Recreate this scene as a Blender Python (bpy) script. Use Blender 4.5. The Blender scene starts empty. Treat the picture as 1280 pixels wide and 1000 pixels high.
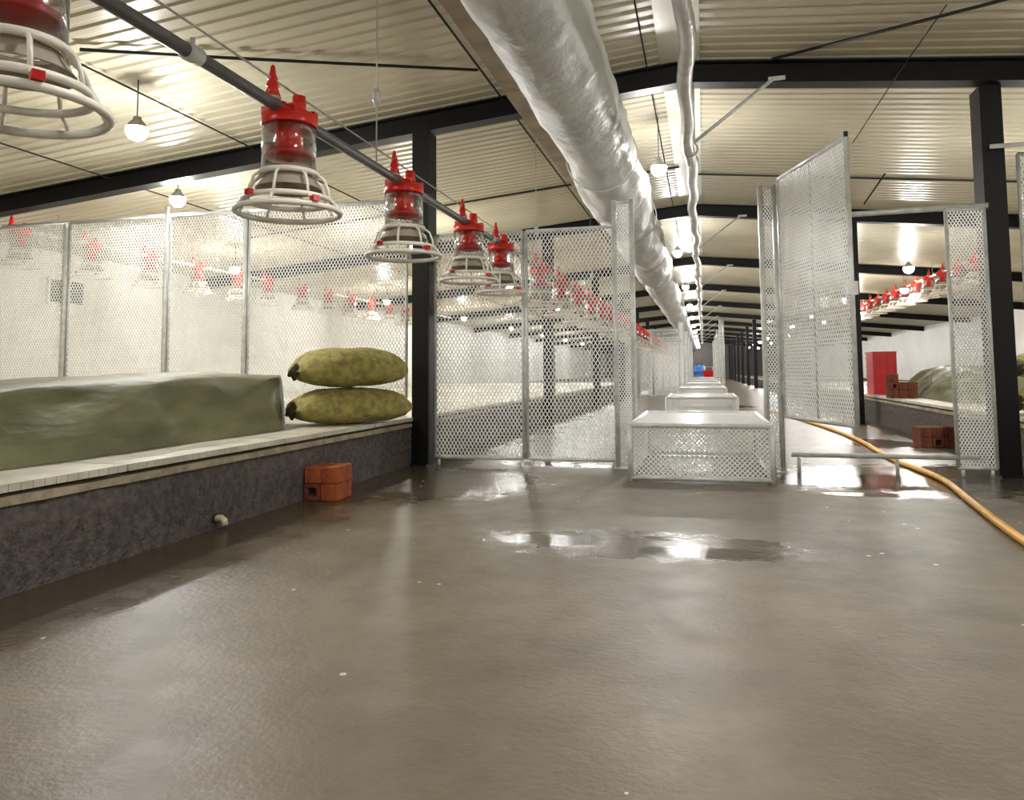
import bpy, math, random
from mathutils import Vector, Matrix, noise
random.seed(7)
scene = bpy.context.scene
col = scene.collection
PI = math.pi

# ------------------------------------------------------------------ helpers
def lin(c):
    return tuple(((v/255)/12.92 if v/255 <= .04045 else ((v/255+.055)/1.055)**2.4) for v in c) + (1.0,)

class MB:
    def __init__(self):
        self.v = []; self.f = []; self.smooth = []
    def add(self, vs, fs, sm=False):
        b = len(self.v)
        self.v += [tuple(p) for p in vs]
        for f in fs:
            self.f.append(tuple(i+b for i in f)); self.smooth.append(sm)
        return self
    def box(self, x0, x1, y0, y1, z0, z1):
        vs = [(x, y, z) for z in (z0, z1) for y in (y0, y1) for x in (x0, x1)]
        return self.add(vs, [(0,2,3,1), (4,5,7,6), (0,1,5,4), (2,6,7,3), (0,4,6,2), (1,3,7,5)])
    def tube(self, pts, r, n=8, closed=False, caps=True, sm=True, phase=0.0):
        pts = [Vector(p) for p in pts]; m = len(pts)
        rad = r if isinstance(r, (list, tuple)) else [r]*m
        vs = []; fs = []; up = None
        for i, p in enumerate(pts):
            if closed: t = pts[(i+1) % m]-pts[i-1]
            else: t = pts[min(i+1, m-1)]-pts[max(i-1, 0)]
            t.normalize()
            if up is None:
                a = Vector((0,0,1)) if abs(t.z) < .9 else Vector((1,0,0))
            else: a = up
            s = t.cross(a)
            if s.length < 1e-6: s = t.cross(Vector((0,1,0)))
            s.normalize(); up = s.cross(t).normalized()
            for k in range(n):
                an = 2*PI*k/n+phase
                vs.append(p+(s*math.cos(an)+up*math.sin(an))*rad[i])
        rings = m if closed else m-1
        for i in range(rings):
            j = (i+1) % m
            for k in range(n):
                l = (k+1) % n
                fs.append((i*n+k, i*n+l, j*n+l, j*n+k))
        if caps and not closed:
            fs.append(tuple(range(n-1, -1, -1))); fs.append(tuple((m-1)*n+k for k in range(n)))
        return self.add(vs, fs, sm)
    def torus(self, c, R, r, n=40, k=8, squash=1.0):
        pts = [(c[0]+R*math.cos(2*PI*i/n), c[1]+R*math.sin(2*PI*i/n), c[2]) for i in range(n)]
        return self.tube(pts, r, k, closed=True)
    def lathe(self, prof, n=24, c=(0,0,0), close=False):
        vs = []; fs = []; m = len(prof)
        for (r, z) in prof:
            for k in range(n):
                a = 2*PI*k/n
                vs.append((c[0]+r*math.cos(a), c[1]+r*math.sin(a), c[2]+z))
        for i in range(m if close else m-1):
            j = (i+1) % m
            for k in range(n):
                l = (k+1) % n
                fs.append((i*n+k, i*n+l, j*n+l, j*n+k))
        return self.add(vs, fs, True)
    def build(self, name, mat, parent=None):
        me = bpy.data.meshes.new(name)
        me.from_pydata(self.v, [], self.f)
        me.polygons.foreach_set('use_smooth', self.smooth)
        me.materials.append(mat); me.update()
        o = bpy.data.objects.new(name, me); col.objects.link(o)
        if parent: o.parent = parent
        return o

def tag(o, label=None, cat=None, group=None, kind=None):
    if label: o['label'] = label
    if cat: o['category'] = cat
    if group: o['group'] = group
    if kind: o['kind'] = kind
    return o
def empty(name, loc=(0,0,0), rz=0.0):
    o = bpy.data.objects.new(name, None); col.objects.link(o)
    o.empty_display_size = .1; o.location = loc; o.rotation_euler = (0,0,rz)
    return o
kids = {}
def copy_tree(o, parent=None):
    c = o.copy(); col.objects.link(c)
    if parent: c.parent = parent
    for ch in list(o.children): copy_tree(ch, c)
    return c
ORD = ['first','second','third','fourth','fifth','sixth','seventh','eighth','ninth','tenth','eleventh','twelfth',
       'thirteenth','fourteenth','fifteenth','sixteenth','seventeenth','eighteenth','nineteenth','twentieth',
       'twenty-first','twenty-second','twenty-third','twenty-fourth','twenty-fifth','twenty-sixth','twenty-seventh',
       'twenty-eighth','twenty-ninth','thirtieth','thirty-first','thirty-second','thirty-third']

# ------------------------------------------------------------------ materials
def mat(name, c, rough=.5, metal=0.0, var=0.0, vscale=8.0, bump=0.0, bscale=40.0, c2=None, stretch=None, spec=.5):
    m = bpy.data.materials.new(name); m.use_nodes = True
    nt = m.node_tree; b = nt.nodes['Principled BSDF']
    b.inputs['Base Color'].default_value = lin(c)
    b.inputs['Roughness'].default_value = rough; b.inputs['Metallic'].default_value = metal
    b.inputs['Specular IOR Level'].default_value = spec
    tc = nt.nodes.new('ShaderNodeTexCoord'); mp = nt.nodes.new('ShaderNodeMapping')
    nt.links.new(tc.outputs['Object'], mp.inputs['Vector'])
    if stretch: mp.inputs['Scale'].default_value = stretch
    nz = nt.nodes.new('ShaderNodeTexNoise'); nz.inputs['Scale'].default_value = vscale; nz.inputs['Detail'].default_value = 6
    nt.links.new(mp.outputs[0], nz.inputs['Vector'])
    rp = nt.nodes.new('ShaderNodeValToRGB')
    d = c2 or tuple(max(0, v*(1-var)) for v in c)
    rp.color_ramp.elements[0].position = .35; rp.color_ramp.elements[1].position = .65
    rp.color_ramp.elements[0].color = lin(d); rp.color_ramp.elements[1].color = lin(c)
    nt.links.new(nz.outputs[0], rp.inputs[0]); nt.links.new(rp.outputs[0], b.inputs['Base Color'])
    if bump:
        n2 = nt.nodes.new('ShaderNodeTexNoise'); n2.inputs['Scale'].default_value = bscale; n2.inputs['Detail'].default_value = 5
        nt.links.new(mp.outputs[0], n2.inputs['Vector'])
        bp = nt.nodes.new('ShaderNodeBump'); bp.inputs['Strength'].default_value = bump; bp.inputs['Distance'].default_value = .02
        nt.links.new(n2.outputs[0], bp.inputs['Height']); nt.links.new(bp.outputs[0], b.inputs['Normal'])
    return m

M = {}
M['roof'] = mat('roof_sheet', (198,190,166), .34, 0.0, .06, 1.2, 0, 1)
M['ridge'] = mat('ridge_flashing', (226,220,202), .35, 0, .05, 1.5)
M['black'] = mat('black_steel_paint', (15,15,16), .5, 0, .3, 6, .05, 60, spec=.25)
M['mesh'] = mat('white_coated_wire', (250,250,248), .28, 0, .03, 5, spec=.6)
M['galv'] = mat('galvanised_tube', (224,226,222), .35, .15, .12, 14)
M['curb'] = mat('rough_concrete', (110,100,97), .85, 0, .3, 28, .9, 55)
M['mortar'] = mat('pale_mortar', (186,174,150), .85, 0, .2, 14, .5, 60)
M['slat'] = mat('cream_plastic_slat', (226,221,204), .5, 0, .12, 6)
M['wallw'] = mat('white_wall_sheet', (238,236,228), .5, 0, .05, .8)
M['endwall'] = mat('grey_end_wall', (120,118,112), .7, 0, .1, 1)
M['tarp'] = mat('olive_tarpaulin', (140,140,106), .55, 0, .2, 4, 1.0, 6, stretch=(1,.6,1.6))
M['sack'] = mat('woven_green_sack', (196,184,106), .7, 0, .25, 22, .8, 110)
M['tie'] = mat('dark_sack_tie', (66,60,34), .8, 0, .2, 20)
M['brick'] = mat('orange_brick', (186,92,48), .85, 0, .25, 14, .5, 80)
M['brickd'] = mat('dark_red_brick', (128,66,42), .85, 0, .3, 14, .5, 80)
M['red'] = mat('red_plastic', (236,38,22), .3, 0, .08, 10)
M['reddark'] = mat('dark_red_plastic', (200,26,28), .3, 0, .1, 10)
M['pan'] = mat('cream_feeder_plastic', (236,232,220), .4, 0, .05, 10)
M['pangrey'] = mat('grey_feed_cone', (166,158,142), .6, 0, .12, 12)
M['pipe'] = mat('grey_feed_pipe', (112,113,114), .35, .35, .15, 9)
M['pipew'] = mat('pale_feed_pipe', (200,198,192), .35, .2, .1, 9)
M['foil'] = mat('wrinkled_foil', (226,227,226), .48, .12, .08, 3, 1.0, 9, stretch=(1,.8,1))
M['hose_foil'] = mat('silver_hose', (228,228,226), .28, .4, .1, 9, .5, 12)
M['board'] = mat('taupe_board', (176,160,138), .7, 0, .15, 6)
M['wire'] = mat('dark_cable', (28,27,26), .6)
M['wirel'] = mat('pale_wire', (190,188,180), .45, .3)
M['hose'] = mat('yellow_hose', (248,180,24), .4, 0, .1, 12)
M['crate'] = mat('red_crate', (224,24,36), .4, 0, .08, 6)
M['blue'] = mat('blue_barrel', (60,120,200), .4)
M['dark'] = mat('dark_vent', (38,38,42), .6)
M['pvc'] = mat('cream_pvc', (222,212,182), .4)
M['socket'] = mat('grey_lamp_socket', (150,148,142), .5)

m = bpy.data.materials.new('lit_bulb'); m.use_nodes = True
nt = m.node_tree; nt.nodes.clear()
em = nt.nodes.new('ShaderNodeEmission'); out = nt.nodes.new('ShaderNodeOutputMaterial')
em.inputs['Color'].default_value = (1, .975, .935, 1); em.inputs['Strength'].default_value = 580
nt.links.new(em.outputs[0], out.inputs[0]); M['bulb'] = m

m = bpy.data.materials.new('clear_plastic'); m.use_nodes = True
nt = m.node_tree; nt.nodes.clear()
out = nt.nodes.new('ShaderNodeOutputMaterial'); mx = nt.nodes.new('ShaderNodeMixShader')
tr = nt.nodes.new('ShaderNodeBsdfTransparent'); tr.inputs[0].default_value = (.985,.985,.985,1)
gl = nt.nodes.new('ShaderNodeBsdfGlossy'); gl.inputs['Roughness'].default_value = .12
lw = nt.nodes.new('ShaderNodeLayerWeight'); lw.inputs['Blend'].default_value = .35
nt.links.new(lw.outputs['Facing'], mx.inputs[0]); nt.links.new(tr.outputs[0], mx.inputs[1]); nt.links.new(gl.outputs[0], mx.inputs[2])
nt.links.new(mx.outputs[0], out.inputs[0]); M['clear'] = m

# wet concrete floor
def floor_mat():
    m = bpy.data.materials.new('wet_concrete_floor'); m.use_nodes = True
    nt = m.node_tree; N = nt.nodes; L = nt.links; b = N['Principled BSDF']
    tc = N.new('ShaderNodeTexCoord')
    def noise_(scale, detail=6, stretch=None, rough=.6):
        n = N.new('ShaderNodeTexNoise'); n.inputs['Scale'].default_value = scale; n.inputs['Detail'].default_value = detail
        n.inputs['Roughness'].default_value = rough
        if stretch:
            mp = N.new('ShaderNodeMapping'); mp.inputs['Scale'].default_value = stretch
            L.new(tc.outputs['Object'], mp.inputs[0]); L.new(mp.outputs[0], n.inputs['Vector'])
        else: L.new(tc.outputs['Object'], n.inputs['Vector'])
        return n.outputs[0]
    def math_(op, a, b_=None, clamp=False):
        n = N.new('ShaderNodeMath'); n.operation = op; n.use_clamp = clamp
        for i, v in enumerate((a, b_)):
            if v is None: continue
            if isinstance(v, (int, float)): n.inputs[i].default_value = v
            else: L.new(v, n.inputs[i])
        return n.outputs[0]
    def ramp(v, lo, hi):
        n = N.new('ShaderNodeMapRange'); n.inputs[1].default_value = lo; n.inputs[2].default_value = hi
        n.interpolation_type = 'SMOOTHSTEP'; L.new(v, n.inputs[0]); return n.outputs[0]
    def mix(f, c1, c2):
        n = N.new('ShaderNodeMix'); n.data_type = 'RGBA'; L.new(f, n.inputs[0])
        for i, c in ((6, c1), (7, c2)):
            if isinstance(c, tuple): n.inputs[i].default_value = c
            else: L.new(c, n.inputs[i])
        return n.outputs[2]
    edge = noise_(1.6, 5); fine = noise_(7, 6)
    sep = N.new('ShaderNodeSeparateXYZ'); L.new(tc.outputs['Object'], sep.inputs[0])
    X, Y = sep.outputs[0], sep.outputs[1]
    warp = math_('MULTIPLY', math_('SUBTRACT', fine, .5), 1.3)
    def blob(cx, cy, rx, ry):
        dx = math_('DIVIDE', math_('SUBTRACT', X, cx), rx); dy = math_('DIVIDE', math_('SUBTRACT', Y, cy), ry)
        d = math_('ADD', math_('MULTIPLY', dx, dx), math_('MULTIPLY', dy, dy))
        d = math_('ADD', d, math_('MULTIPLY', warp, 1.6))
        n = N.new('ShaderNodeMapRange'); n.interpolation_type = 'SMOOTHSTEP'
        n.inputs[1].default_value = .45; n.inputs[2].default_value = 1.2; n.inputs[3].default_value = 1; n.inputs[4].default_value = 0
        L.new(d, n.inputs[0]); return n.outputs[0]
    pud = None
    for p in PUDDLES:
        q = blob(*p); pud = q if pud is None else math_('MAXIMUM', pud, q)
    wet = None
    for p in WET:
        q = blob(*p); wet = q if wet is None else math_('MAXIMUM', wet, q)
    # damp strip along the two curbs and beyond the fence
    s1 = ramp(math_('ADD', X, math_('MULTIPLY', math_('SUBTRACT', edge, .5), 1.4)), -1.55, -2.1)
    s2 = ramp(math_('ADD', Y, math_('MULTIPLY', math_('SUBTRACT', edge, .5), 3.0)), 5.3, 6.2)
    wet = math_('MAXIMUM', wet, math_('MAXIMUM', s1, math_('MULTIPLY', s2, .45)))
    g1 = ramp(noise_(1.1, 8, None, .65), .3, .7)
    dry = mix(g1, lin((88,79,64)), lin((128,118,101)))
    dry = mix(ramp(noise_(5, 8, (1, .5, 1)), .4, .72), dry, lin((108,98,82)))
    spk = N.new('ShaderNodeTexVoronoi'); spk.inputs['Scale'].default_value = 8; L.new(tc.outputs['Object'], spk.inputs['Vector'])
    sp = math_('LESS_THAN', spk.outputs['Distance'], .075)
    sp = math_('MULTIPLY', sp, math_('GREATER_THAN', noise_(1.3, 2), .54))
    c = mix(math_('MULTIPLY', wet, .75), dry, lin((72,62,48)))
    c = mix(math_('MULTIPLY', pud, .6), c, lin((70,64,54)))
    c = mix(sp, c, lin((205,198,180)))
    L.new(c, b.inputs['Base Color'])
    r = math_('ADD', math_('MULTIPLY', fine, .25), .33)
    r = math_('SUBTRACT', r, math_('MULTIPLY', wet, .24))
    r = math_('MULTIPLY', r, math_('SUBTRACT', 1.0, math_('MULTIPLY', pud, .78)), True)
    L.new(r, b.inputs['Roughness'])
    b.inputs['Specular IOR Level'].default_value = .42
    hgt = math_('MULTIPLY', math_('ADD', noise_(45, 4), math_('MULTIPLY', edge, 3.0)), math_('SUBTRACT', 1.0, math_('MULTIPLY', pud, .45)))
    bp = N.new('ShaderNodeBump'); bp.inputs['Strength'].default_value = .12; bp.inputs['Distance'].default_value = .02
    L.new(hgt, bp.inputs['Height']); L.new(bp.outputs[0], b.inputs['Normal'])
    return m
PUDDLES = [(-.66,3.37,.24,.17), (-.02,3.25,.30,.11), (-.2,3.5,.12,.05), (1.25,5.5,.75,.42), (.95,4.95,.35,.09), (1.9,6.0,.5,.6), (-1.15,6.05,.5,.18), (1.7,8.3,.35,.5), (0,16,1.0,1.0)]
WET = [(-.3,3.35,.75,.3), (1.4,5.7,1.3,.9), (2.1,4.6,.5,1.2), (-1.7,4.9,.7,.8)]
M['floor'] = floor_mat()

# ------------------------------------------------------------------ setting
RX = -.12                                   # ridge line
def zroof(x): return 3.14-.097*abs(x-RX)
XL, XR, Y0, Y1 = -8.2, 8.2, -6.0, 66.0
f = MB(); f.add([(XL,Y0,0),(XR,Y0,0),(XR,Y1,0),(XL,Y1,0),(XL,Y0,-.15),(XR,Y0,-.15),(XR,Y1,-.15),(XL,Y1,-.15)],
      [(0,1,2,3),(7,6,5,4),(0,4,5,1),(1,5,6,2),(2,6,7,3),(3,7,4,0)])
tag(f.build('floor', M['floor']), 'brown wet concrete barn floor with puddles', 'floor', kind='structure')

# corrugated roof: ribs run from ridge to eaves
r = MB(); prof = []
y = Y0; P = .13
while y < Y1+.1:
    prof += [(y, 0), (y+.06, 0), (y+.078, .011), (y+.112, .011)]
    y += P
vs = []; fs = []
for (yy, dz) in prof:
    for x in (XL-.1, RX, XR+.1): vs.append((x, yy, zroof(x)+dz))
for (yy, dz) in prof:
    for x in (XL-.1, RX, XR+.1): vs.append((x, yy, zroof(x)+dz+.02))
n = len(prof); o2 = 3*n
for i in range(n-1):
    for k in (0, 1):
        a = 3*i+k
        fs.append((a, a+3, a+4, a+1)); fs.append((o2+a, o2+a+1, o2+a+4, o2+a+3))
r.add(vs, fs)
tag(r.build('ceiling', M['roof']), 'beige corrugated metal roof underside sloping from the ridge', 'ceiling', kind='structure')
w = .15
rc = MB(); rc.add([(RX-w,Y0,zroof(RX-w)-.006),(RX,Y0,zroof(RX)-.012),(RX+w,Y0,zroof(RX+w)-.006),(RX-w,Y1,zroof(RX-w)-.006),(RX,Y1,zroof(RX)-.012),(RX+w,Y1,zroof(RX+w)-.006),
     (RX-w,Y0,zroof(RX-w)-.002),(RX,Y0,zroof(RX)-.004),(RX+w,Y0,zroof(RX+w)-.002),(RX-w,Y1,zroof(RX-w)-.002),(RX,Y1,zroof(RX)-.004),(RX+w,Y1,zroof(RX+w)-.002)],
    [(0,3,4,1),(1,4,5,2),(6,7,10,9),(7,8,11,10),(0,6,9,3),(2,5,11,8)])
tag(rc.build('trim_1', M['ridge']), 'smooth pale ridge flashing along the top of the roof', 'ridge trim', kind='structure')
def wall(name, x0,x1,y0,y1,z1, mt, label):
    b = MB(); b.box(x0,x1,y0,y1,0,z1)
    return tag(b.build(name, mt), label, 'wall', kind='structure')
wall('wall_left', XL-.1, XL, Y0, Y1, zroof(XL), M['wallw'], 'white sheet side wall of the left pen')
wall('wall_right', XR, XR+.1, Y0, Y1, zroof(XR), M['wallw'], 'white sheet side wall of the right pen')
def gable(name, ya, yb, mt, label):
    b = MB(); p = [(XL,0),(XR,0),(XR,zroof(XR)-.01),(RX,zroof(RX)-.01),(XL,zroof(XL)-.01)]
    b.add([(x,ya,z) for x,z in p]+[(x,yb,z) for x,z in p], [(0,1,2,3,4),(9,8,7,6,5)]+[(i,(i+1)%5+0,(i+1)%5+5,i+5) for i in range(5)])
    return tag(b.build(name, mt), label, 'wall', kind='structure')
gable('wall_back', Y1, Y1+.1, M['endwall'], 'far grey end wall of the barn')
gable('wall_front', Y0-.1, Y0, M['wallw'], 'white end wall behind the viewer')
wn = empty('window_1', (XL, 8.24, 1.66)); tag(wn, 'dark louvred vent in the white left wall behind the fence', 'vent', kind='structure')
b = MB()
for s in ((0,.03,-.31,-.27,0,.36),(0,.03,.27,.31,0,.36),(0,.03,-.27,.27,0,.03),(0,.03,-.27,.27,.33,.36)): b.box(*s)
b.build('window_frame', M['wallw'], wn)
b = MB(); b.box(-.004,.006,-.275,.275,.025,.335)
for k in range(8): b.box(.004,.02,-.27,.27,.035+k*.037,.06+k*.037)
b.build('louvre', M['dark'], wn)

# ------------------------------------------------------------------ steel frames
FY = [5.9+5.2*k for k in range(12)]
def ibeam_rafter(mb, xa, xb, yc, d=.17, w=.14):
    za, zb = zroof(xa)-.008, zroof(xb)-.008
    def prism(y0, y1, t0, t1):
        vs = [(xa,y0,za-t0),(xb,y0,zb-t0),(xb,y1,zb-t0),(xa,y1,za-t0),(xa,y0,za-t1),(xb,y0,zb-t1),(xb,y1,zb-t1),(xa,y1,za-t1)]
        mb.add(vs, [(0,1,2,3),(7,6,5,4),(0,4,5,1),(2,6,7,3),(0,3,7,4),(1,5,6,2)])
    prism(yc-w/2, yc+w/2, 0, .012); prism(yc-w/2, yc+w/2, d-.012, d); prism(yc-.02, yc+.02, .012, d-.012)
def where(k): return ['over the mesh doorway', 'next one behind the mesh doorway'][k] if k < 2 else ORD[k]+' one from the front'
for k, y in enumerate(FY):
    b = MB(); ibeam_rafter(b, XL, RX, y); ibeam_rafter(b, RX, XR, y)
    tag(b.build('roof_beam', M['black']), 'black steel roof beam across the barn, '+where(k), 'beam', 'black roof beams')
    for side, x, yy in (('left', -2.235, y-.02), ('right', 2.015, y+.1)):
        top = zroof(x)-.185
        t = empty('steel_column', (x, yy, 0))
        wf, dd = .14, .2
        if k == 0: lab = 'nearest black steel column, left, beside the green sacks' if side == 'left' else 'nearest black steel column, right, beside the narrow mesh panel'
        else: lab = 'black steel column %s of the aisle, %s from the front' % (side, ORD[k])
        tag(t, lab, 'column', 'black steel columns')
        b = MB(); b.box(-wf/2, wf/2, -dd/2, dd/2, .012, top); b.build('post', M['black'], t)
        b = MB(); b.box(-.07,.07,-.14,.14,0,.012); b.build('base_plate', M['black'], t)

# ------------------------------------------------------------------ platforms
SL = -2.31; SR = 2.25
def platform(side):
    s = 1 if side == 'right' else -1
    xe = SR if s > 0 else SL
    def bx(mb, a, b_, y0, y1, z0, z1):   # a,b measured inward from the aisle face
        xa, xb = xe+s*a, xe+s*b_
        mb.box(min(xa,xb), max(xa,xb), y0, y1, z0, z1)
    y0, y1 = -1.0, 64.0
    c = empty('concrete_curb', (0,0,0)); tag(c, 'long dark concrete curb wall edging the %s pen platform' % side, 'curb')
    m_ = MB()
    # slightly uneven front face
    n = 500; vs = []; fs = []
    for i in range(n+1):
        yy = y0+(y1-y0)*i/n
        for z in (0, .1, .2, .3):
            dx = noise.noise(Vector((yy*2.2, z*6, 3.0*s)))*.008
            vs.append((xe-s*dx, yy, z))
        vs.append((xe+s*.16, yy, .3)); vs.append((xe+s*.16, yy, 0))
    for i in range(n):
        for k in range(5):
            a = i*6+k; q = (a, a+6, a+7, a+1)
            fs.append(q if s < 0 else q[::-1])
    m_.add(vs, fs, True); m_.build('wall_face', M['curb'], c)
    m2 = MB(); vs = []; fs = []
    for i in range(n+1):
        yy = y0+(y1-y0)*i/n; e = .012+noise.noise(Vector((yy*5, 9, s)))*.014
        h = .336+noise.noise(Vector((yy*3, 2, s)))*.006
        for p in ((xe-s*e,yy,.306),(xe-s*e*.6,yy,h),(xe+s*.14,yy,h)): vs.append(p)
    for i in range(n):
        for k in range(2):
            a = i*3+k; q = (a,a+3,a+4,a+1); fs.append(q if s < 0 else q[::-1])
    m2.add(vs, fs, False); m2.build('mortar_lip', M['mortar'], c)
    # supporting bed under the slats
    bd = MB(); bx(bd, .16, 5.84, y0, y1, 0, .25); tag(bd.build('platform_bed', M['curb']), 'dark concrete bed under the %s slatted platform' % side, 'platform')
    proto = None
    for k in range(20):
        ya = -.95+1.2*k
        if proto is None:
            p = empty('slat_panel', (xe, ya, .33)); mm = MB()
            L_ = 5.8
            for i in range(24):
                yb = .006+i*.0495
                xa, xb = sorted((-s*.015, s*L_)); mm.box(xa, xb, yb, yb+.0465, .024, .052)
            for q in (.1, 1.4, 2.8, 4.2, 5.5):
                xa, xb = sorted((s*q, s*(q+.05))); mm.box(xa, xb, 0, 1.19, .012, .024)
            mm.build('slats', M['slat'], p); proto = p
        else:
            p = copy_tree(proto); p.location = (xe, ya, .33)
        tag(p, '%s cream slatted floor panel on the %s platform, counted from the viewer' % (ORD[k], side), 'slatted floor', 'slatted panels of the %s platform' % side)
platform('left'); platform('right')
ZT = .382
t = empty('drain_outlet', (SL, 3.25, .05)); tag(t, 'small cream pipe stub poking from the left curb near the floor', 'drain pipe')
b = MB(); b.tube([(-.02,0,0),(.035,0,.004),(.05,0,-.006),(.055,0,-.03)], .016, 12); b.build('pipe_stub', M['pvc'], t)
b = MB(); b.torus((0,0,0), .02, .006, 16, 6); o = b.build('collar', M['dark'], t); o.rotation_euler = (0, PI/2, 0); o.location = (.004,0,0)

# ------------------------------------------------------------------ mesh fences
def lattice(mb, x0, x1, z0, z1, dx=.031, slope=1.7, rw=.0040, plane='xz', off=0.0):
    W, H = x1-x0, z1-z0
    for sg in (1, -1):
        c = -H/slope if sg > 0 else 0.0
        end = W if sg > 0 else W+H/slope
        c += dx*.5
        while c < end:
            # u = c + sg*v/slope
            v0, v1 = 0.0, H
            u0, u1 = c, c+sg*H/slope
            if sg > 0:
                if u0 < 0: v0 = -c*slope
                if u1 > W: v1 = (W-c)*slope
            else:
                if u0 > W: v0 = (c-W)*slope
                if u1 < 0: v1 = c*slope
            if v1-v0 > .004:
                a = (c+sg*v0/slope, v0); b_ = (c+sg*v1/slope, v1)
                d = off+sg*rw*.7
                if plane == 'xz': pa, pb = (x0+a[0], d, z0+a[1]), (x0+b_[0], d, z0+b_[1])
                elif plane == 'yz': pa, pb = (d, x0+a[0], z0+a[1]), (d, x0+b_[0], z0+b_[1])
                else: pa, pb = (x0+a[0], z0+a[1], d), (x0+b_[0], z0+b_[1], d)
                mb.tube([pa, pb], rw, 4, caps=False, sm=False, phase=PI/4)
            c += dx
    return mb
def rect_frame(mb, x0, x1, z0, z1, r=.014):
    for p in (((x0,0,z0),(x0,0,z1)), ((x1,0,z0),(x1,0,z1)), ((x0,0,z0),(x1,0,z0)), ((x0,0,z1),(x1,0,z1))): mb.tube(p, r, 8)
    return mb
def mesh_panel(name, w, h, loc, rz, label, cat, group=None, feet=0.0, mids=(), dx=.031):
    t = empty(name, loc, rz); tag(t, label, cat, group)
    rect_frame(MB(), 0, w, .0, h).build('frame', M['galv'], t)
    lattice(MB(), .006, w-.006, .006, h-.006, dx).build('wire_mesh', M['mesh'], t)
    for x in mids:
        MB().tube([(x,.004,0),(x,.004,h)], .011, 8).build('stile', M['galv'], t)
    if feet:
        for x in (.03, w-.03): MB().tube([(x,0,-feet),(x,0,-.01)], .012, 8).build('foot', M['galv'], t)
    return t
FYF = 5.88
# tall fence on the left platform
xs = [-7.95, -6.95, -5.93, -4.80, -3.97, -2.42]
names = ['at far left edge against the wall', 'second from the left wall', 'behind the green tarpaulin, left', 'behind the green tarpaulin, right', 'just behind the two green sacks']
pp = None
for i in range(5):
    wv = xs[i+1]-xs[i]-.03
    mesh_panel('mesh_fence_panel', wv, 2.21-ZT-.04, (xs[i]+.015, FYF+.1, ZT+.04), 0, 'tall white mesh fence panel on left platform, '+names[i], 'fence panel', 'tall fence on the left platform', feet=.04)
for i, x in enumerate((-5.93, -4.80, -3.97)):
    b = MB(); b.tube([(x,FYF+.06,ZT),(x,FYF+.06,2.3 if i == 1 else 2.2)], .02, 10)
    tag(b.build('fence_post', M['galv']), 'slim galvanised fence post on left platform, %s of three from the left' % ORD[i], 'fence post', 'posts of the left fence')
b = MB(); b.tube([(-8.0,FYF+.14,2.235),(-2.38,FYF+.14,2.235)], .014, 8)
tag(b.build('top_rail', M['galv']), 'thin horizontal rail along top of the left platform fence', 'rail')
# tall fence on the right platform
for i, (xa, xb) in enumerate(((2.2, 3.6), (3.63, 5.0), (5.03, 6.4), (6.43, 7.8))):
    mesh_panel('mesh_fence_panel', xb-xa, 2.26-ZT-.04, (xa, FYF+.12, ZT+.04), 0, 'tall white mesh fence panel on right platform, %s right of the black column' % ORD[i], 'fence panel', 'tall fence on the right platform', feet=.04)
b = MB(); b.tube([(1.98,FYF-.03,2.29),(3.2,FYF-.03,2.29)], .016, 8)
tag(b.build('top_rail', M['galv']), 'short pale rail crossing the right black column near the top', 'rail')
# fence between left column and doorway, and its repeats down the aisle
fa = mesh_panel('mesh_fence_panel', .74, 1.81, (-2.13, FYF-.02, .06), 0, 'white mesh panel on the floor right of left black column', 'fence panel', 'low aisle fence panels', feet=.06)
fb = mesh_panel('mesh_fence_panel', .70, 1.81, (-1.36, FYF-.02, .06), 0, 'white mesh panel on the floor left of the doorway', 'fence panel', 'low aisle fence panels', feet=.06)
# doorway jambs
def jamb(x0, x1, top, label):
    t = empty('door_jamb', (x0, FYF, 0)); tag(t, label, 'door post', 'mesh door posts')
    w_ = x1-x0
    for x in (0, w_): MB().tube([(x,0,0),(x,0,top)], .02, 10).build('post', M['galv'], t)
    for z in (.03, top-.02): MB().tube([(0,0,z),(w_,0,z)], .014, 8).build('rail', M['galv'], t)
    lattice(MB(), 0, w_, .03, top-.02, .022, 1.6, .0048).build('wire_mesh', M['mesh'], t)
    b = MB(); b.box(-.03,-.02+w_+.05,-.05,.05,0,.008); b.build('base_plate', M['galv'], t)
    return t
ja = jamb(-.655, -.52, 2.08, 'pale mesh-clad door post left of the step box')
jb = jamb(.44, .54, 2.12, 'pale mesh-clad door post right of the step box, gate hinge side')
# gate swung open toward the viewer
gx, gy = .56, 5.84; ex, ey = .87, 4.86
ang = math.atan2(ey-gy, ex-gx); gl_ = math.hypot(ex-gx, ey-gy)
gt = empty('mesh_gate', (gx, gy, .41), ang); tag(gt, 'open white mesh gate swung toward viewer right of doorway', 'gate')
rect_frame(MB(), .02, gl_, 0, 1.74, .016).build('frame', M['galv'], gt)
lattice(MB(), .03, gl_-.01, .01, 1.73, .029, 1.7, .0042).build('wire_mesh', M['mesh'], gt)
MB().tube([(gl_*.52,.005,0),(gl_*.52,.005,1.74)], .012, 8).build('stile', M['galv'], gt)
MB().tube([(.02,.005,.72),(gl_,.005,.72)], .01, 8).build('crossbar', M['galv'], gt)
for z in (.2, 1.5):
    b = MB(); b.tube([(-.005,0,z-.05),(-.005,0,z+.05)], .014, 8); b.box(-.005,.03,-.006,.006,z-.025,z+.025); b.build('hinge', M['galv'], gt)
b = MB(); b.box(gl_-.02,gl_+.02,-.03,.03,.78,.86); b.tube([(gl_-.03,.03,.82),(gl_-.09,.035,.82)], .008, 8); b.build('latch', M['galv'], gt)
b = MB(); b.tube([(gl_,0,1.74),(gl_+.0,.0,1.775)], .013, 8); b.build('hook', M['wire'], gt)
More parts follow.
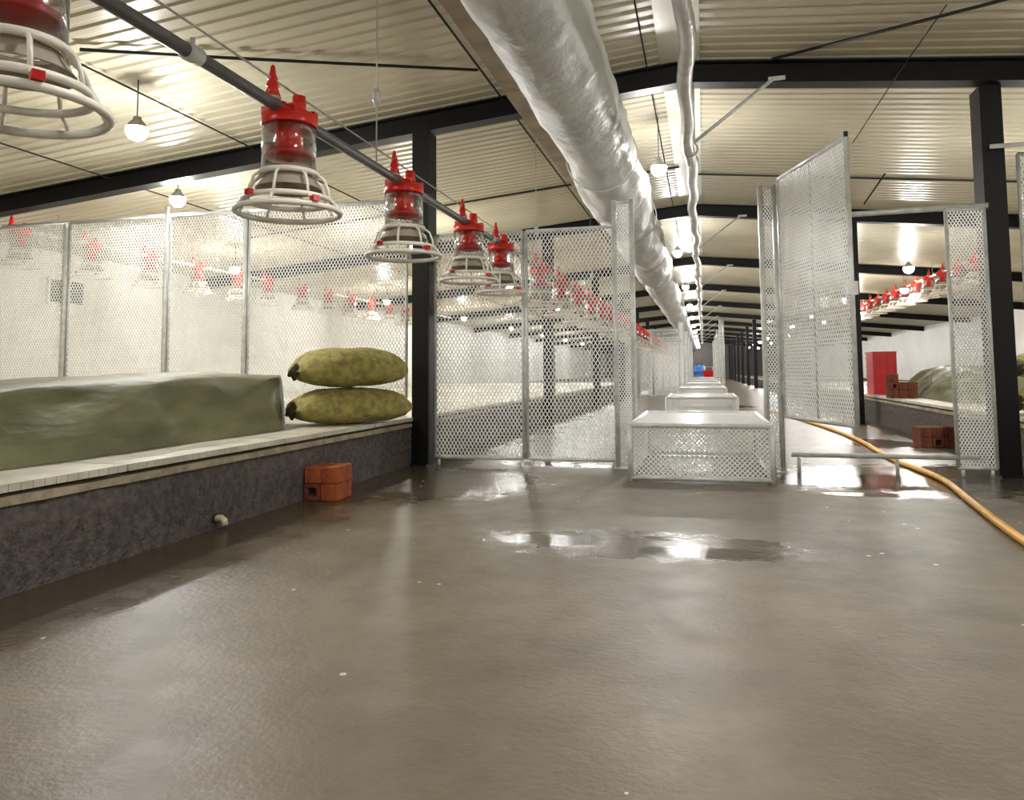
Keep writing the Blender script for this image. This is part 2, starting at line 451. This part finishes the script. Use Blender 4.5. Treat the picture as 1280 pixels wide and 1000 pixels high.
# step box in the doorway
def step_box(x0, x1, y0, y1, h, label):
    t = empty('step_box', ((x0+x1)/2, (y0+y1)/2, 0)); tag(t, label, 'step box', 'mesh step boxes in the aisle')
    a, bq = (x1-x0)/2, (y1-y0)/2
    b = MB()
    for z in (.025, h):
        for p in (((-a,-bq,z),(a,-bq,z)), ((-a,bq,z),(a,bq,z)), ((-a,-bq,z),(-a,bq,z)), ((a,-bq,z),(a,bq,z))): b.tube(p, .017, 8)
    b.build('frame', M['galv'], t)
    for x in (-a, a):
        for y in (-bq, bq):
            MB().tube([(x,y,0),(x,y,h)], .02, 8).build('corner_post', M['galv'], t)
    lattice(MB(), -a, a, .03, h-.01, .032, 1.0, .0045, off=-bq).build('front_mesh', M['mesh'], t)
    lattice(MB(), -a, a, .03, h-.01, .034, 1.0, .0042, off=bq).build('back_mesh', M['mesh'], t)
    lattice(MB(), -bq, bq, .03, h-.01, .034, 1.0, .0042, plane='yz', off=-a).build('side_mesh', M['mesh'], t)
    lattice(MB(), -bq, bq, .03, h-.01, .034, 1.0, .0042, plane='yz', off=a).build('side_mesh', M['mesh'], t)
    lattice(MB(), -a, a, -bq, bq, .034, 1.0, .004, plane='xy', off=h-.004).build('top_mesh', M['mesh'], t)
    return t
sb = step_box(-.50, .42, 5.24, 6.85, .375, 'low white mesh step box filling the nearest doorway')
for k in range(1, 7):
    for src, lab in ((fa, 'far white mesh panel right of the left columns, %s frame from front'),
                     (fb, 'far white mesh panel left of the aisle, %s frame from front'),
                     (ja, 'far pale door post left of the aisle, %s frame from front'),
                     (jb, 'far pale door post right of the aisle, %s frame from front'),
                     (sb, 'far low mesh step box across the aisle, %s frame from front')):
        if k < 3 and src is not sb: continue
        c = copy_tree(src); c.location = src.location+Vector((0, 5.2*k, 0)); c['label'] = lab % ORD[k]
# right-hand opening: rails and narrow panel
b = MB(); b.tube([(.57,FYF+.02,1.865),(1.96,FYF+.02,1.885)], .02, 8)
tag(b.build('top_rail', M['galv']), 'galvanised rail over the open right-hand gateway', 'rail')
t = empty('floor_rail', (1.1,FYF,0)); tag(t, 'low galvanised rail above the yellow hose in right gateway', 'rail')
MB().tube([(-.5,0,.13),(.72,0,.13)], .018, 8).build('bar', M['galv'], t)
for x in (-.45, .2): MB().tube([(x,0,0),(x,0,.12)], .012, 8).build('leg', M['galv'], t)
mesh_panel('narrow_mesh_panel', .24, 1.80, (1.685, FYF-.005, .06), 0, 'narrow white mesh panel against the right black column', 'fence panel', feet=.06, dx=.022)

# ------------------------------------------------------------------ feeders
PX = -1.5
def make_feeder():
    t = empty('feeder_pan', (PX, 2.51, 1.73))      # origin on the pipe axis
    # clear drop cylinder
    b = MB(); b.lathe([(.1,-.02),(.1,-.235),(.097,-.235),(.097,-.02)], 32, close=True); b.build('clear_cylinder', M['clear'], t)
    # red collar with clamp blocks
    b = MB(); b.lathe([(.03,.0),(.092,-.004),(.102,-.012),(.104,-.05),(.1015,-.055),(.098,-.03),(.03,-.025)], 28, close=True)
    b.tube([(0,-.05,-.005),(0,.05,-.005)], .034, 14)
    for a in (.5, 2.2, 3.9, 5.4): b.box(.085*math.cos(a)-.014, .085*math.cos(a)+.014, .085*math.sin(a)-.014, .085*math.sin(a)+.014, -.02, .012)
    cl = b.build('collar', M['red'], t)
    b = MB(); b.tube([(.022,.03,.0),(.022,.03,.075)], [.03,.025], 14); b.tube([(.022,.03,0),(-.03,-.01,.0),(-.03,-.01,.045)], [.024,.024,.02], 10); b.build('lug', M['red'], cl)
    # red inner tube with flange
    b = MB(); b.tube([(0,0,-.03),(0,0,-.145)], [.048,.052], 20)
    tb = b.build('inner_tube', M['red'], t)
    b = MB(); b.lathe([(.01,-.14),(.06,-.143),(.088,-.15),(.09,-.172),(.06,-.178),(.01,-.185)], 28); b.build('flange', M['reddark'], tb)
    # red cone insulator on the wire above the pipe
    b = MB(); b.lathe([(.0,.155),(.008,.148),(.012,.12),(.02,.10),(.014,.097),(.026,.072),(.018,.068),(.03,.035),(.03,.03),(.0,.03)], 14, c=(-.012,-.1,0))
    b.build('wire_cone', M['red'], t)
    b = MB(); b.torus((-.012,-.1,.026), .026, .007, 14, 6); b.build('cone_base', M['wirel'], t)
    # pan
    b = MB(); b.torus((0,0,-.235), .104, .011, 32, 6); b.torus((0,0,-.335), .157, .0105, 40, 6)
    for k in range(8):
        a = 2*PI*k/8+.2; cs, sn = math.cos(a), math.sin(a)
        b.tube([(.104*cs,.104*sn,-.235),(.135*cs,.135*sn,-.258),(.15*cs,.15*sn,-.295),(.157*cs,.157*sn,-.335)], .006, 6)
        b.tube([(.157*cs,.157*sn,-.335),(.18*cs,.18*sn,-.352),(.19*cs,.19*sn,-.375)], .006, 6)
    b.torus((0,0,-.378), .19, .0115, 48, 8); b.build('grill', M['pan'], t)
    b = MB(); b.lathe([(.088,-.24),(.1,-.262),(.118,-.288),(.122,-.292),(.118,-.294),(.096,-.264),(.084,-.24)], 32, close=True); b.build('feed_cone', M['pangrey'], t)
    for a in (-.55, 4.35):
        b = MB(); b.box(-.016,.016,-.012,.012,-.008,.012); q = b.build('clip', M['reddark'], t)
        rr = .193 if a < 0 else .168
        q.location = (rr*math.cos(a), rr*math.sin(a), -.36 if a < 0 else -.335); q.rotation_euler = (0,0,a)
    return t
f0 = make_feeder()
G1 = 'feeder pans on the near grey feed pipe'
for k in range(28):
    o = copy_tree(f0) if k else f0
    yy = 1.385+1.13*k if k else 1.35
    for q in range(8):
        if abs(yy-(5.86+5.2*q)) < .25: yy = 5.86+5.2*q-.26
    o.location = (PX, yy, 1.73)
    lab = ['red and cream feeder pan cut off by the top left corner',
           'whole red and cream feeder pan nearest the viewer on grey pipe',
           'red and cream feeder pan in front of left black column',
           'small red and cream feeder pan just right of left column',
           'red and cream feeder pan at the near mesh fence'][k] if k < 5 else '%s red feeder pan from the viewer along grey pipe, behind mesh' % ORD[k]
    tag(o, lab, 'feeder', G1)
for k in range(14):
    yy = 6.24+.945*k
    if abs(yy-11.1) < .27: yy = 10.82
    if abs(yy-16.3) < .27: yy = 16.02
    o = copy_tree(f0); o.location = (-6.8, yy, 2.24)
    tag(o, 'small red feeder pan on the pale left pipe behind the fence, %s from the left' % ORD[k], 'feeder', 'feeder pans in the left pen')
for k in range(14):
    yy = 13.3+.86*k
    for q in (16.3, 21.5):
        if abs(yy-q) < .3: yy = q-.3
    o = copy_tree(f0); o.location = (4.2, yy, 2.47)
    tag(o, 'small red feeder pan in the right pen, %s from the viewer' % ORD[k], 'feeder', 'feeder pans in the right pen')
def feed_pipe(x, z, y0, y1, mt, label, r_=.022):
    t = empty('feed_pipe', (x, y0, z)); tag(t, label, 'pipe')
    n = 40
    pts = [(0, (y1-y0)*i/n, 0) for i in range(n+1)]
    MB().tube(pts, r_, 14).build('tube', mt, t)
    yy = 1.95
    while yy < y1:
        if yy > y0:
            b = MB(); b.tube([(0,yy-y0-.03,0),(0,yy-y0+.03,0)], r_+.007, 14); b.tube([(0,yy-y0,.02),(0,yy-y0,.05)], .008, 6); b.build('coupling', M['galv'], t)
        yy += 3.39
    return t
feed_pipe(PX, 1.73, -2, 33, M['pipe'], 'long dark grey feed pipe overhead carrying the large feeder pans')
feed_pipe(-6.8, 2.24, 5.95, 20, M['pipew'], 'pale thin feed pipe in the left pen behind the fence', .02)
feed_pipe(4.2, 2.47, 12.6, 24.5, M['pipew'], 'pale feed pipe in the right pen with red feeders', .02)
b = MB(); b.tube([(PX-.012,-2,1.83),(PX-.012,33,1.83)], .004, 6)
tag(b.build('guard_wire', M['wirel']), 'thin pale wire strung just above the grey feed pipe', 'wire')
for k, y in enumerate((3.3, 6.9, 10.5, 14.1)):
    t = empty('suspension_cord', (PX, y, 1.76)); tag(t, 'thin vertical cord hanging the grey feed pipe from the roof, %s from the viewer' % ORD[k], 'cord', 'cords of the grey feed pipe')
    top = zroof(PX)-1.76-.005
    MB().tube([(0,0,.0),(0,0,top)], .0035, 6).build('line', M['wirel'], t)
    MB().lathe([(.0,.36),(.012,.355),(.02,.33),(.02,.30),(.012,.275),(.0,.27)], 12).build('pulley', M['galv'], t)

for x, z, y0, nm in ((-6.8, 2.24, 6.7, 'left'), (4.2, 2.47, 12.8, 'right')):
    for k in range(5):
        t = empty('suspension_cord', (x, y0+2.8*k, z+.02)); tag(t, 'thin cord hanging the pale %s pen feed pipe, %s from the viewer' % (nm, ORD[k]), 'cord', 'cords of the pen feed pipes')
        MB().tube([(0,0,0),(0,0,zroof(x)-z-.025)], .004, 6).build('line', M['wirel'], t)
# ------------------------------------------------------------------ lamps
def make_bulb():
    t = empty('light_bulb')
    b = MB(); pr = []
    R_ = .072
    for i in range(11):
        a = -PI/2+(PI/2+.24)*i/10
        pr.append((max(R_*math.cos(a), .0004), R_*math.sin(a)))
    b.lathe(pr, 20); b.build('globe', M['bulb'], t)
    b = MB(); b.lathe([(.0005,.017),(.070,.017),(.0705,.022),(.052,.052),(.034,.07),(.028,.078),(.027,.095),(.014,.1),(.0005,.105)], 18); b.build('socket', M['socket'], t)
    return t
b0 = make_bulb(); first = True
cords = {}
def place_bulb(x, y, z, label, group):
    global first
    o = b0 if first else copy_tree(b0); first = False
    o.location = (x, y, z); tag(o, label, 'light bulb', group)
    h = zroof(x)-.004-z-.103
    key = round(h, 3)
    if key not in cords:
        c = MB().tube([(0,0,.103),(0,0,.103+h)], .004, 6).build('cord', M['wire'], o); cords[key] = c.data
    else:
        c = bpy.data.objects.new('cord', cords[key]); col.objects.link(c); c.parent = o
for k in range(-2, 12):
    y = 7.05+5.2*k
    lab = {-2:'lit bulb under the ridge behind the viewer', -1:'lit bulb under the ridge just above the frame', 0:'brightest lit bulb under the ridge right of the silver duct'}.get(k, 'lit bulb under the ridge, %s along the row' % ORD[max(k,0)])
    place_bulb(-.36, y, 2.62, lab, 'ridge bulbs')
for k in range(-2, 11):
    y = 4.33+5.2*k
    lab = 'large lit bulb at upper left beside the nearest feeder pan' if k == 0 else ('lit bulb over the left pen behind the viewer, %s back' % ORD[-k-1] if k < 0 else 'lit bulb over the left pen, %s beyond the fence' % ORD[k-1])
    place_bulb(-3.76, y, 2.43, lab, 'left pen bulbs')
place_bulb(-4.83, 6.12, 2.41, 'white glowing bulb above the left fence posts', 'left pen bulbs')
for k in range(-2, 10):
    y = 7.2+5.2*k
    lab = 'lit bulb over the right pen outside the frame, %s' % ORD[k+2] if k < 1 else 'lit bulb seen over the right pen, %s from the viewer' % ORD[k-1]
    place_bulb(3.02, y, 2.24, lab, 'right pen bulbs')
for k in range(0, 9):
    place_bulb(3.9, 16.4+5.2*k, 2.3, 'lit bulb deeper over the right pen, %s from the viewer' % ORD[k], 'right pen bulbs')
for k in range(0, 8):
    place_bulb(-6.3, 9.2+5.2*k, 2.2, 'lit bulb near the left wall behind the fence, %s from the viewer' % ORD[k], 'left pen bulbs')

# ------------------------------------------------------------------ duct, ridge hose, cables
dc = empty('foil_duct', (-.785, 0, 2.565)); tag(dc, 'large wrinkled silver foil air duct hanging under the roof', 'duct')
b = MB(); vs = []; fs = []; n = 40; ys = []
y = -2.0
while y < 62: ys.append(y); y += .06 if y < 14 else .25
for y in ys:
    sag = 0; rr = .280
    if y > 6.2:
        ph = (y-6.2)/2.6; rr = .27+.045*abs(math.sin(PI*ph)); sag = -.05*abs(math.sin(PI*ph))-.04
    for k in range(n):
        a = 2*PI*k/n; cs, sn = math.cos(a), math.sin(a)
        q = Vector((cs*1.3, y*1.1, sn*1.3))
        d = noise.noise(q*1.4)*.016+abs(noise.noise(Vector((cs*1.5+y*1.6, y*.9-sn*2.2, 1.0))*1.9))*.032-.008+noise.noise(q*5)*.005
        if y > 6.2: d += noise.noise(q*2.2)*.03
        vs.append((cs*(rr+d), y, sn*(rr+d)+sag))
for i in range(len(ys)-1):
    for k in range(n):
        l = (k+1) % n; fs.append((i*n+k, (i+1)*n+k, (i+1)*n+l, i*n+l))
b.add(vs, fs, True); b.build('foil_skin', M['foil'], dc)
b = MB()
for y in (1.3, 3.9, 6.2):
    b.torus((0,0,0), .296, .006, 40, 6)
    break
strap_data = b.build('strap', M['galv'], dc); strap_data.rotation_euler = (PI/2,0,0); strap_data.location = (0, 13.9, -.03)
for y in (6.2, 8.8, 11.4):
    c = strap_data.copy(); col.objects.link(c); c.location = (0, y, -.03)
b = MB()
for i in range(40): b.box(-1.205,-1.10,-2+i*1.1,-2+(i+1)*1.1-.002,2.545+.006*math.sin(i*1.7),2.575+.006*math.sin(i*1.7))
for y in (0,2.6,5.2,7.8,10.4): b.tube([(-1.19,y,2.57),(-1.19,y,zroof(-1.19)-.005)], .004, 6)
tag(b.build('duct_board', M['board']), 'long taupe board along lower left edge of foil duct', 'board')
t = empty('ridge_hose', (-.06, 0, 2.42)); tag(t, 'thin wavy silver hose running under the ridge', 'hose')
pts = []; y = -2.0
while y < 50:
    pts.append((.012*math.sin(y*2.1)+.01*math.sin(y*5.3), y, .012*math.sin(y*1.7+1))); y += .08 if y < 16 else .5
MB().tube(pts, [.045+.007*noise.noise(Vector((0, p[1]*6, 0))) for p in pts], 12).build('hose_tube', M['hose_foil'], t)
hp = None
for k in range(9):
    y = FY[k]-.1
    if hp is None:
        p = empty('hose_bracket', (-.06, y, 2.42))
        b = MB(); b.tube([(.03,0,.04),(.03,0,.52)], .012, 8); b.build('hanger', M['galv'], p)
        b = MB(); b.tube([(.03,0,.05),(.62,0,.49)], .014, 8); b.box(.58,.70,-.012,.012,.475,.5); b.build('strut', M['galv'], p)
        b = MB(); b.torus((0,0,0), .056, .008, 20, 6); q = b.build('clamp', M['galv'], p); q.rotation_euler = (PI/2,0,0)
        hp = p
    else:
        p = copy_tree(hp); p.location = (-.06, y, 2.42)
    tag(p, 'pale diagonal bracket holding the ridge hose to the beam, %s from the viewer' % ORD[k], 'bracket', 'brackets of the ridge hose')
def cable(pts, label, r_=.007, mt='wire', name='cable', cat='cable'):
    return tag(MB().tube(pts, r_, 6).build(name, M[mt]), label, cat)
cable([(-3.85,-2,zroof(-3.85)-.03),(-3.85,50,zroof(-3.85)-.03)], 'dark cable along the roof holding the upper left bulb')
cable([(-5.4,-2,zroof(-5.4)-.03),(-5.4,50,zroof(-5.4)-.03)], 'dark cable along the far left roof')
cable([(-1.55,-2,zroof(-1.55)-.02),(-1.55,50,zroof(-1.55)-.02)], 'dark cable along the roof left of the silver duct', .009)
cable([(-.37,-2,zroof(-.37)-.02),(-.37,50,zroof(-.37)-.02)], 'dark cable along the roof right of the silver duct', .006)
cable([(-3.71,3.77,2.765),(-3.0,4.24,2.825),(-2.3,4.70,2.89),(-1.56,5.2,2.965)], 'slack black cable across the left roof above the grey feed pipe', .011)
cable([(.55,5.78,3.05),(1.7,4.95,2.92),(2.6,4.3,2.84)], 'dark cable crossing the right roof above the first beam', .011)
cable([(1.5,5.0,2.97),(1.30,5.5,2.70),(1.12,6.0,2.43)], 'thin slack cord hanging from the right roof above the gate', .004)
cable([(2.0,9,2.90),(1.77,9,2.57)], 'short dark rod hanging under the right roof', .01)
cable([(RX+.1,9.3,zroof(RX)-.025),(6,9.3,zroof(6)-.015)], 'thin dark tie bar across the right roof between beams', .012, name='tie_bar', cat='tie bar')
cable([(-6,8.9,zroof(-6)-.015),(RX-.1,8.9,zroof(RX)-.025)], 'thin dark tie bar across the left roof between beams', .012, name='tie_bar', cat='tie bar')

# ------------------------------------------------------------------ tarpaulin heap
def tarp(x_front, s, ya, yb, zt, label, seed, slant=False):
    b = MB(); ny = int((yb-ya)/.025); prof = [(0,0),(.02,.04),(.07,.13),(.12,.22),(.17,.30),(.22,.345),(.30,.365),(.45,.37),(.65,.37),(.85,.36),(.98,.33),(1.05,.22),(1.1,.1),(1.12,0)]
    # refine profile
    pf = []
    for i in range(len(prof)-1):
        for q in (0, .34, .67):
            pf.append((prof[i][0]+(prof[i+1][0]-prof[i][0])*q, prof[i][1]+(prof[i+1][1]-prof[i][1])*q))
    pf.append(prof[-1]); vs = []; fs = []; n = len(pf)
    for i in range(ny+1):
        u = i/ny; y = ya+(yb-ya)*u; yq = y
        e = min(1, (1-u)*(yb-ya)/(.12 if slant else .3)); e2 = min(1, u*(yb-ya)/.3); k = (1-(1-e)**2.2)*(1-(1-e2)**2.2)
        hs = zt(y)/.37*k
        for (dx, dz) in pf:
            h = dz*hs
            fold = noise.noise(Vector((dx*2+seed, y*1.5-dz*2.2, dz*3)))*.07+noise.noise(Vector((dx*5, y*3.4-dz*7, seed)))*.03+abs(noise.noise(Vector((y*1.7+dz*5, dz*2.5-y*.9, seed+4))))*.14-.03
            wgt = min(1, dz/.1)
            yy = ya+(yb-ya+(1.7*min(dx, .36) if slant else 0))*u
            x = dx+fold*wgt*.9*(1 if dx < .4 else .3)
            vs.append((x_front+s*x, yy, ZT+.002+max(0, h+fold*.25*wgt*min(1,k*2)*(1 if h > .05 else 0))))
    for i in range(ny):
        for j in range(n-1):
            a = i*n+j; q = (a, a+n, a+n+1, a+1); fs.append(q if s < 0 else q[::-1])
    b.add(vs, fs, True)
    o = b.build('tarpaulin', M['tarp']); tag(o, label, 'tarpaulin'); return o
tl = tarp(-2.63, -1, .6, 4.36, lambda y: .33+.04*min(1,max(0,(y-2.2)/1.3)), 'long olive green tarpaulin heap on the left platform', 2.0, True)
tarp(2.55, 1, 8.6, 11.2, lambda y: .36+.03*math.sin(y*2), 'grey green tarpaulin heap on right platform beyond the gateway', 9.0)

# ------------------------------------------------------------------ sacks
def sack(loc, rz, L, W, H, label, seed, tilt=0):
    t = empty('feed_sack', loc, rz); tag(t, label, 'sack', 'green woven sacks')
    t.rotation_euler = (0, tilt, rz)
    b = MB(); nu, nv = 60, 40; vs = []; fs = []
    for i in range(nu+1):
        u = -1+2*i/nu; c = max(0.0, 1-abs(u)**3.4)
        w = W*(.34+.66*c**.5) if abs(u) < 1 else W*.2
        h = H*(.10+.90*c**.52)
        for k in range(nv):
            a = 2*PI*k/nv; cs, sn = math.cos(a), math.sin(a)
            e = .8
            x = math.copysign(abs(cs)**e, cs)*w; z = math.copysign(abs(sn)**e, sn)*h
            if z < 0: z *= .66
            d = 1+noise.noise(Vector((u*2.3+seed, cs*1.2, sn*1.2)))*.08+noise.noise(Vector((u*7, cs*3, sn*3+seed)))*.025
            vs.append((L*u*(1-.05*abs(sn)), x*d, z*d+H*.66))
    for i in range(nu):
        for k in range(nv):
            l = (k+1) % nv; fs.append((i*nv+k, i*nv+l, (i+1)*nv+l, (i+1)*nv+k))
    fs.append(tuple(range(nv-1,-1,-1))); fs.append(tuple(nu*nv+k for k in range(nv)))
    b.add(vs, fs, True); b.build('sack_body', M['sack'], t)
    for sg in (-1, 1):
        b = MB(); b.tube([(sg*L*.97,0,H*.64),(sg*(L*1.005),.0,H*.65),(sg*(L*1.018),.006,H*.68)], [W*.26,W*.16,W*.19], 12); b.build('tied_end', M['tie'], t)
    return t
sa = math.radians(52)
sack((-2.49,5.06,ZT+.006), sa, .45, .25, .152, 'lower green woven sack on left platform beside black column', 1.0)
sack((-2.50,5.06,ZT+.266), sa, .425, .25, .168, 'upper green woven sack lying on the other at left', 5.0)
sack((2.75,6.75,ZT+.004), .3, .45, .25, .14, 'lower green sack at right frame edge behind fence', 7.0)
sack((2.75,6.75,ZT+.262), .3, .43, .24, .15, 'upper green sack at right frame edge behind fence', 8.0)

# ------------------------------------------------------------------ bricks
def brick_mesh(hole=True):
    """long axis y, hollow end core"""
    b = MB(); x, y, z, ht, hw = .051, .105, .097, .052, .026
    def ringq(yy): return [(-x,yy,0),(x,yy,0),(x,yy,z),(-x,yy,z)]
    c = z/2
    def ringi(yy): return [(-hw,yy,c-.024),(hw,yy,c-.024),(hw,yy,c+.024),(-hw,yy,c+.024)]
    vs = ringq(-y)+ringq(y)
    fs = [(0,3,7,4),(1,5,6,2),(0,4,5,1),(3,2,6,7)]
    if hole:
        vs += ringi(-y)+ringi(y)
        for a, i_ in ((0, 8), (4, 12)):
            for k in range(4):
                l = (k+1) % 4; q = (a+k, a+l, i_+l, i_+k); fs.append(q if a == 0 else q[::-1])
        for k in range(4):
            l = (k+1) % 4; fs.append((8+k, 8+l, 12+l, 12+k))
    else: fs += [(0,1,2,3),(7,6,5,4)]
    b.add(vs, fs); return b
bd = {}
def brick(base, rz, dx, dy, lvl, hole, mt, label, group, rot=0.0):
    key = (hole, mt); name = 'brick'
    R_ = Matrix.Rotation(rz, 3, 'Z'); p = Vector(base)+R_ @ Vector((dx, dy, lvl*.0975))
    if key not in bd:
        o = brick_mesh(hole).build(name, M[mt]); bd[key] = o.data
        bv = o.modifiers.new('bevel', 'BEVEL'); bv.width = .006; bv.segments = 2
    else:
        o = bpy.data.objects.new(name, bd[key]); col.objects.link(o)
        bv = o.modifiers.new('bevel', 'BEVEL'); bv.width = .006; bv.segments = 2
    o.location = p; o.rotation_euler = (0,0,rz+rot); tag(o, label, 'brick', group)
B1 = (-2.20, 4.18, 0)
rz1 = .03
brick(B1, rz1, -.0535, 0, 0, True, 'brickd', 'hollow dark brick at lower left of stack by left curb', 'bricks by the left curb')
brick(B1, rz1, .0535, 0, 0, False, 'brick', 'orange brick at lower right of stack by left curb', 'bricks by the left curb')
brick(B1, rz1, -.053, 0, 1.02, False, 'brick', 'orange brick at upper left of stack by left curb', 'bricks by the left curb', .03)
brick(B1, rz1, .053, .004, 1.02, False, 'brick', 'orange brick at upper right of stack by left curb', 'bricks by the left curb')
B2 = (2.1, 8.0, 0)
for (dx, lv, h, lab) in ((-.106,0,False,'lower left'),(-.0,0,True,'lower middle'),(.106,0,False,'lower right'),(-.106,1,False,'upper left'),(-.0,1,False,'upper middle'),(.106,1,False,'upper right')):
    brick(B2, .1, dx, 0, lv, h, 'brickd', 'dark red brick, %s of the floor stack in right gateway' % lab, 'bricks in the right gateway')
B3 = (2.33, 10.25, ZT+.001)
for (dx, lv, lab) in ((-.1,0,'bottom left'),(.006,0,'bottom middle'),(.112,0,'bottom right'),(-.1,1,'second row left'),(.006,1,'second row middle'),(.112,1,'second row right'),(-.1,2,'top left')):
    brick(B3, .0, dx+.02, 0, lv, lv == 1 and dx < 0, 'brickd', 'dark red brick, %s of the stack beside the red crate' % lab, 'bricks on the right platform')

# ------------------------------------------------------------------ crates, hose, far objects
t = empty('plastic_crate', (2.44, 11.75, ZT)); tag(t, 'tall bright red plastic crate on right platform beside black column', 'crate')
b = MB(); w_, d_, h_ = .14, .25, .58
b.box(-w_,w_,-d_,d_,0,.015)
for (x0,x1,y0,y1) in ((-w_,w_,-d_,-d_+.015),(-w_,w_,d_-.015,d_),(-w_,-w_+.015,-d_,d_),(w_-.015,w_,-d_,d_)): b.box(x0,x1,y0,y1,.015,h_)
b.build('body', M['crate'], t)
b = MB()
for z in (.12,.25,.38,.5): b.box(-w_-.008,w_+.008,-d_-.008,d_+.008,z,z+.02)
for x in (-w_,-.05,.05,w_): b.box(x-.012,x+.012,-d_-.01,-d_,0,h_)
b.build('rib', M['crate'], t)
b = MB(); b.box(-w_-.015,w_+.015,-d_-.015,d_+.015,h_,h_+.02); b.build('lid', M['crate'], t)
hp_ = [(1.25,1.2),(1.22,2.4),(1.29,3.68),(1.40,4.7),(1.50,5.6),(1.46,6.6),(1.48,7.45),(1.52,8.6),(1.46,10.2),(1.30,12.4),(1.1,14.5),(1.2,17)]
pts = []
for i in range(len(hp_)-1):
    p0, p1, p2, p3 = [Vector(hp_[min(max(i+q, 0), len(hp_)-1)]) for q in (-1,0,1,2)]
    for j in range(8):
        u = j/8
        q = .5*((2*p1)+(p2-p0)*u+(2*p0-5*p1+4*p2-p3)*u*u+(3*p1-p0-3*p2+p3)*u**3)
        pts.append((q.x, q.y, .019))
tag(MB().tube(pts, .019, 12).build('water_hose', M['hose']), 'yellow water hose snaking over the wet floor through the right gateway', 'hose')
t = empty('plastic_barrel', (-.25, 44, 0)); tag(t, 'tiny blue barrel at the far end of the aisle', 'barrel')
MB().lathe([(.01,0),(.24,.0),(.28,.05),(.29,.3),(.31,.33),(.29,.36),(.29,.62),(.31,.65),(.29,.68),(.28,.95),(.24,1.0),(.01,1.0)], 24).build('body', M['blue'], t)
MB().lathe([(.01,1.0),(.2,1.0),(.2,1.04),(.01,1.04)], 20).build('lid', M['dark'], t)
t = empty('feed_cart', (.25, 42, 0)); tag(t, 'tiny red cart at the far end of the aisle', 'cart')
b = MB(); b.add([(-.25,-.35,.3),(.25,-.35,.3),(.25,.35,.3),(-.25,.35,.3),(-.35,-.45,.7),(.35,-.45,.7),(.35,.45,.7),(-.35,.45,.7)], [(3,2,1,0),(0,1,5,4),(1,2,6,5),(2,3,7,6),(3,0,4,7),(4,5,6,7)]); b.build('tub', M['crate'], t)
for x in (-.26,.26):
    q = MB().lathe([(.02,-.03),(.15,-.03),(.15,.03),(.02,.03)], 20).build('wheel', M['dark'], t); q.rotation_euler = (0,PI/2,0); q.location = (x,0,.152)
b = MB(); b.tube([(-.2,.4,.6),(-.2,.75,.9),(.2,.75,.9),(.2,.4,.6)], .02, 8); b.build('handle', M['galv'], t)

# ------------------------------------------------------------------ camera, world
f_px = 945.0
Rm = [[.96935097,.02561232,.24434137],[.24555735,-.06957458,-.96688208],[-.00776414,.99724791,-.07373148]]
cd = bpy.data.cameras.new('camera'); cam = bpy.data.objects.new('camera', cd); col.objects.link(cam)
mw = Matrix(Rm).to_4x4(); mw.translation = (0,0,.75); cam.matrix_world = mw
cd.sensor_width = 36; cd.sensor_fit = 'HORIZONTAL'; cd.lens = f_px/1280*36; cd.shift_y = -106/1280
cd.clip_start = .05; cd.clip_end = 200
scene.camera = cam
wd = bpy.data.worlds.new('world'); scene.world = wd; wd.use_nodes = True
wd.node_tree.nodes['Background'].inputs[0].default_value = (1,1,1,1); wd.node_tree.nodes['Background'].inputs[1].default_value = .03
vs_ = scene.view_settings
vs_.view_transform = 'Standard'; vs_.look = 'None'; vs_.gamma = 1; vs_.exposure = 0.0; vs_.use_curve_mapping = False
scene.cycles.use_denoising = True
scene.cycles.max_bounces = 10; scene.cycles.transparent_max_bounces = 16
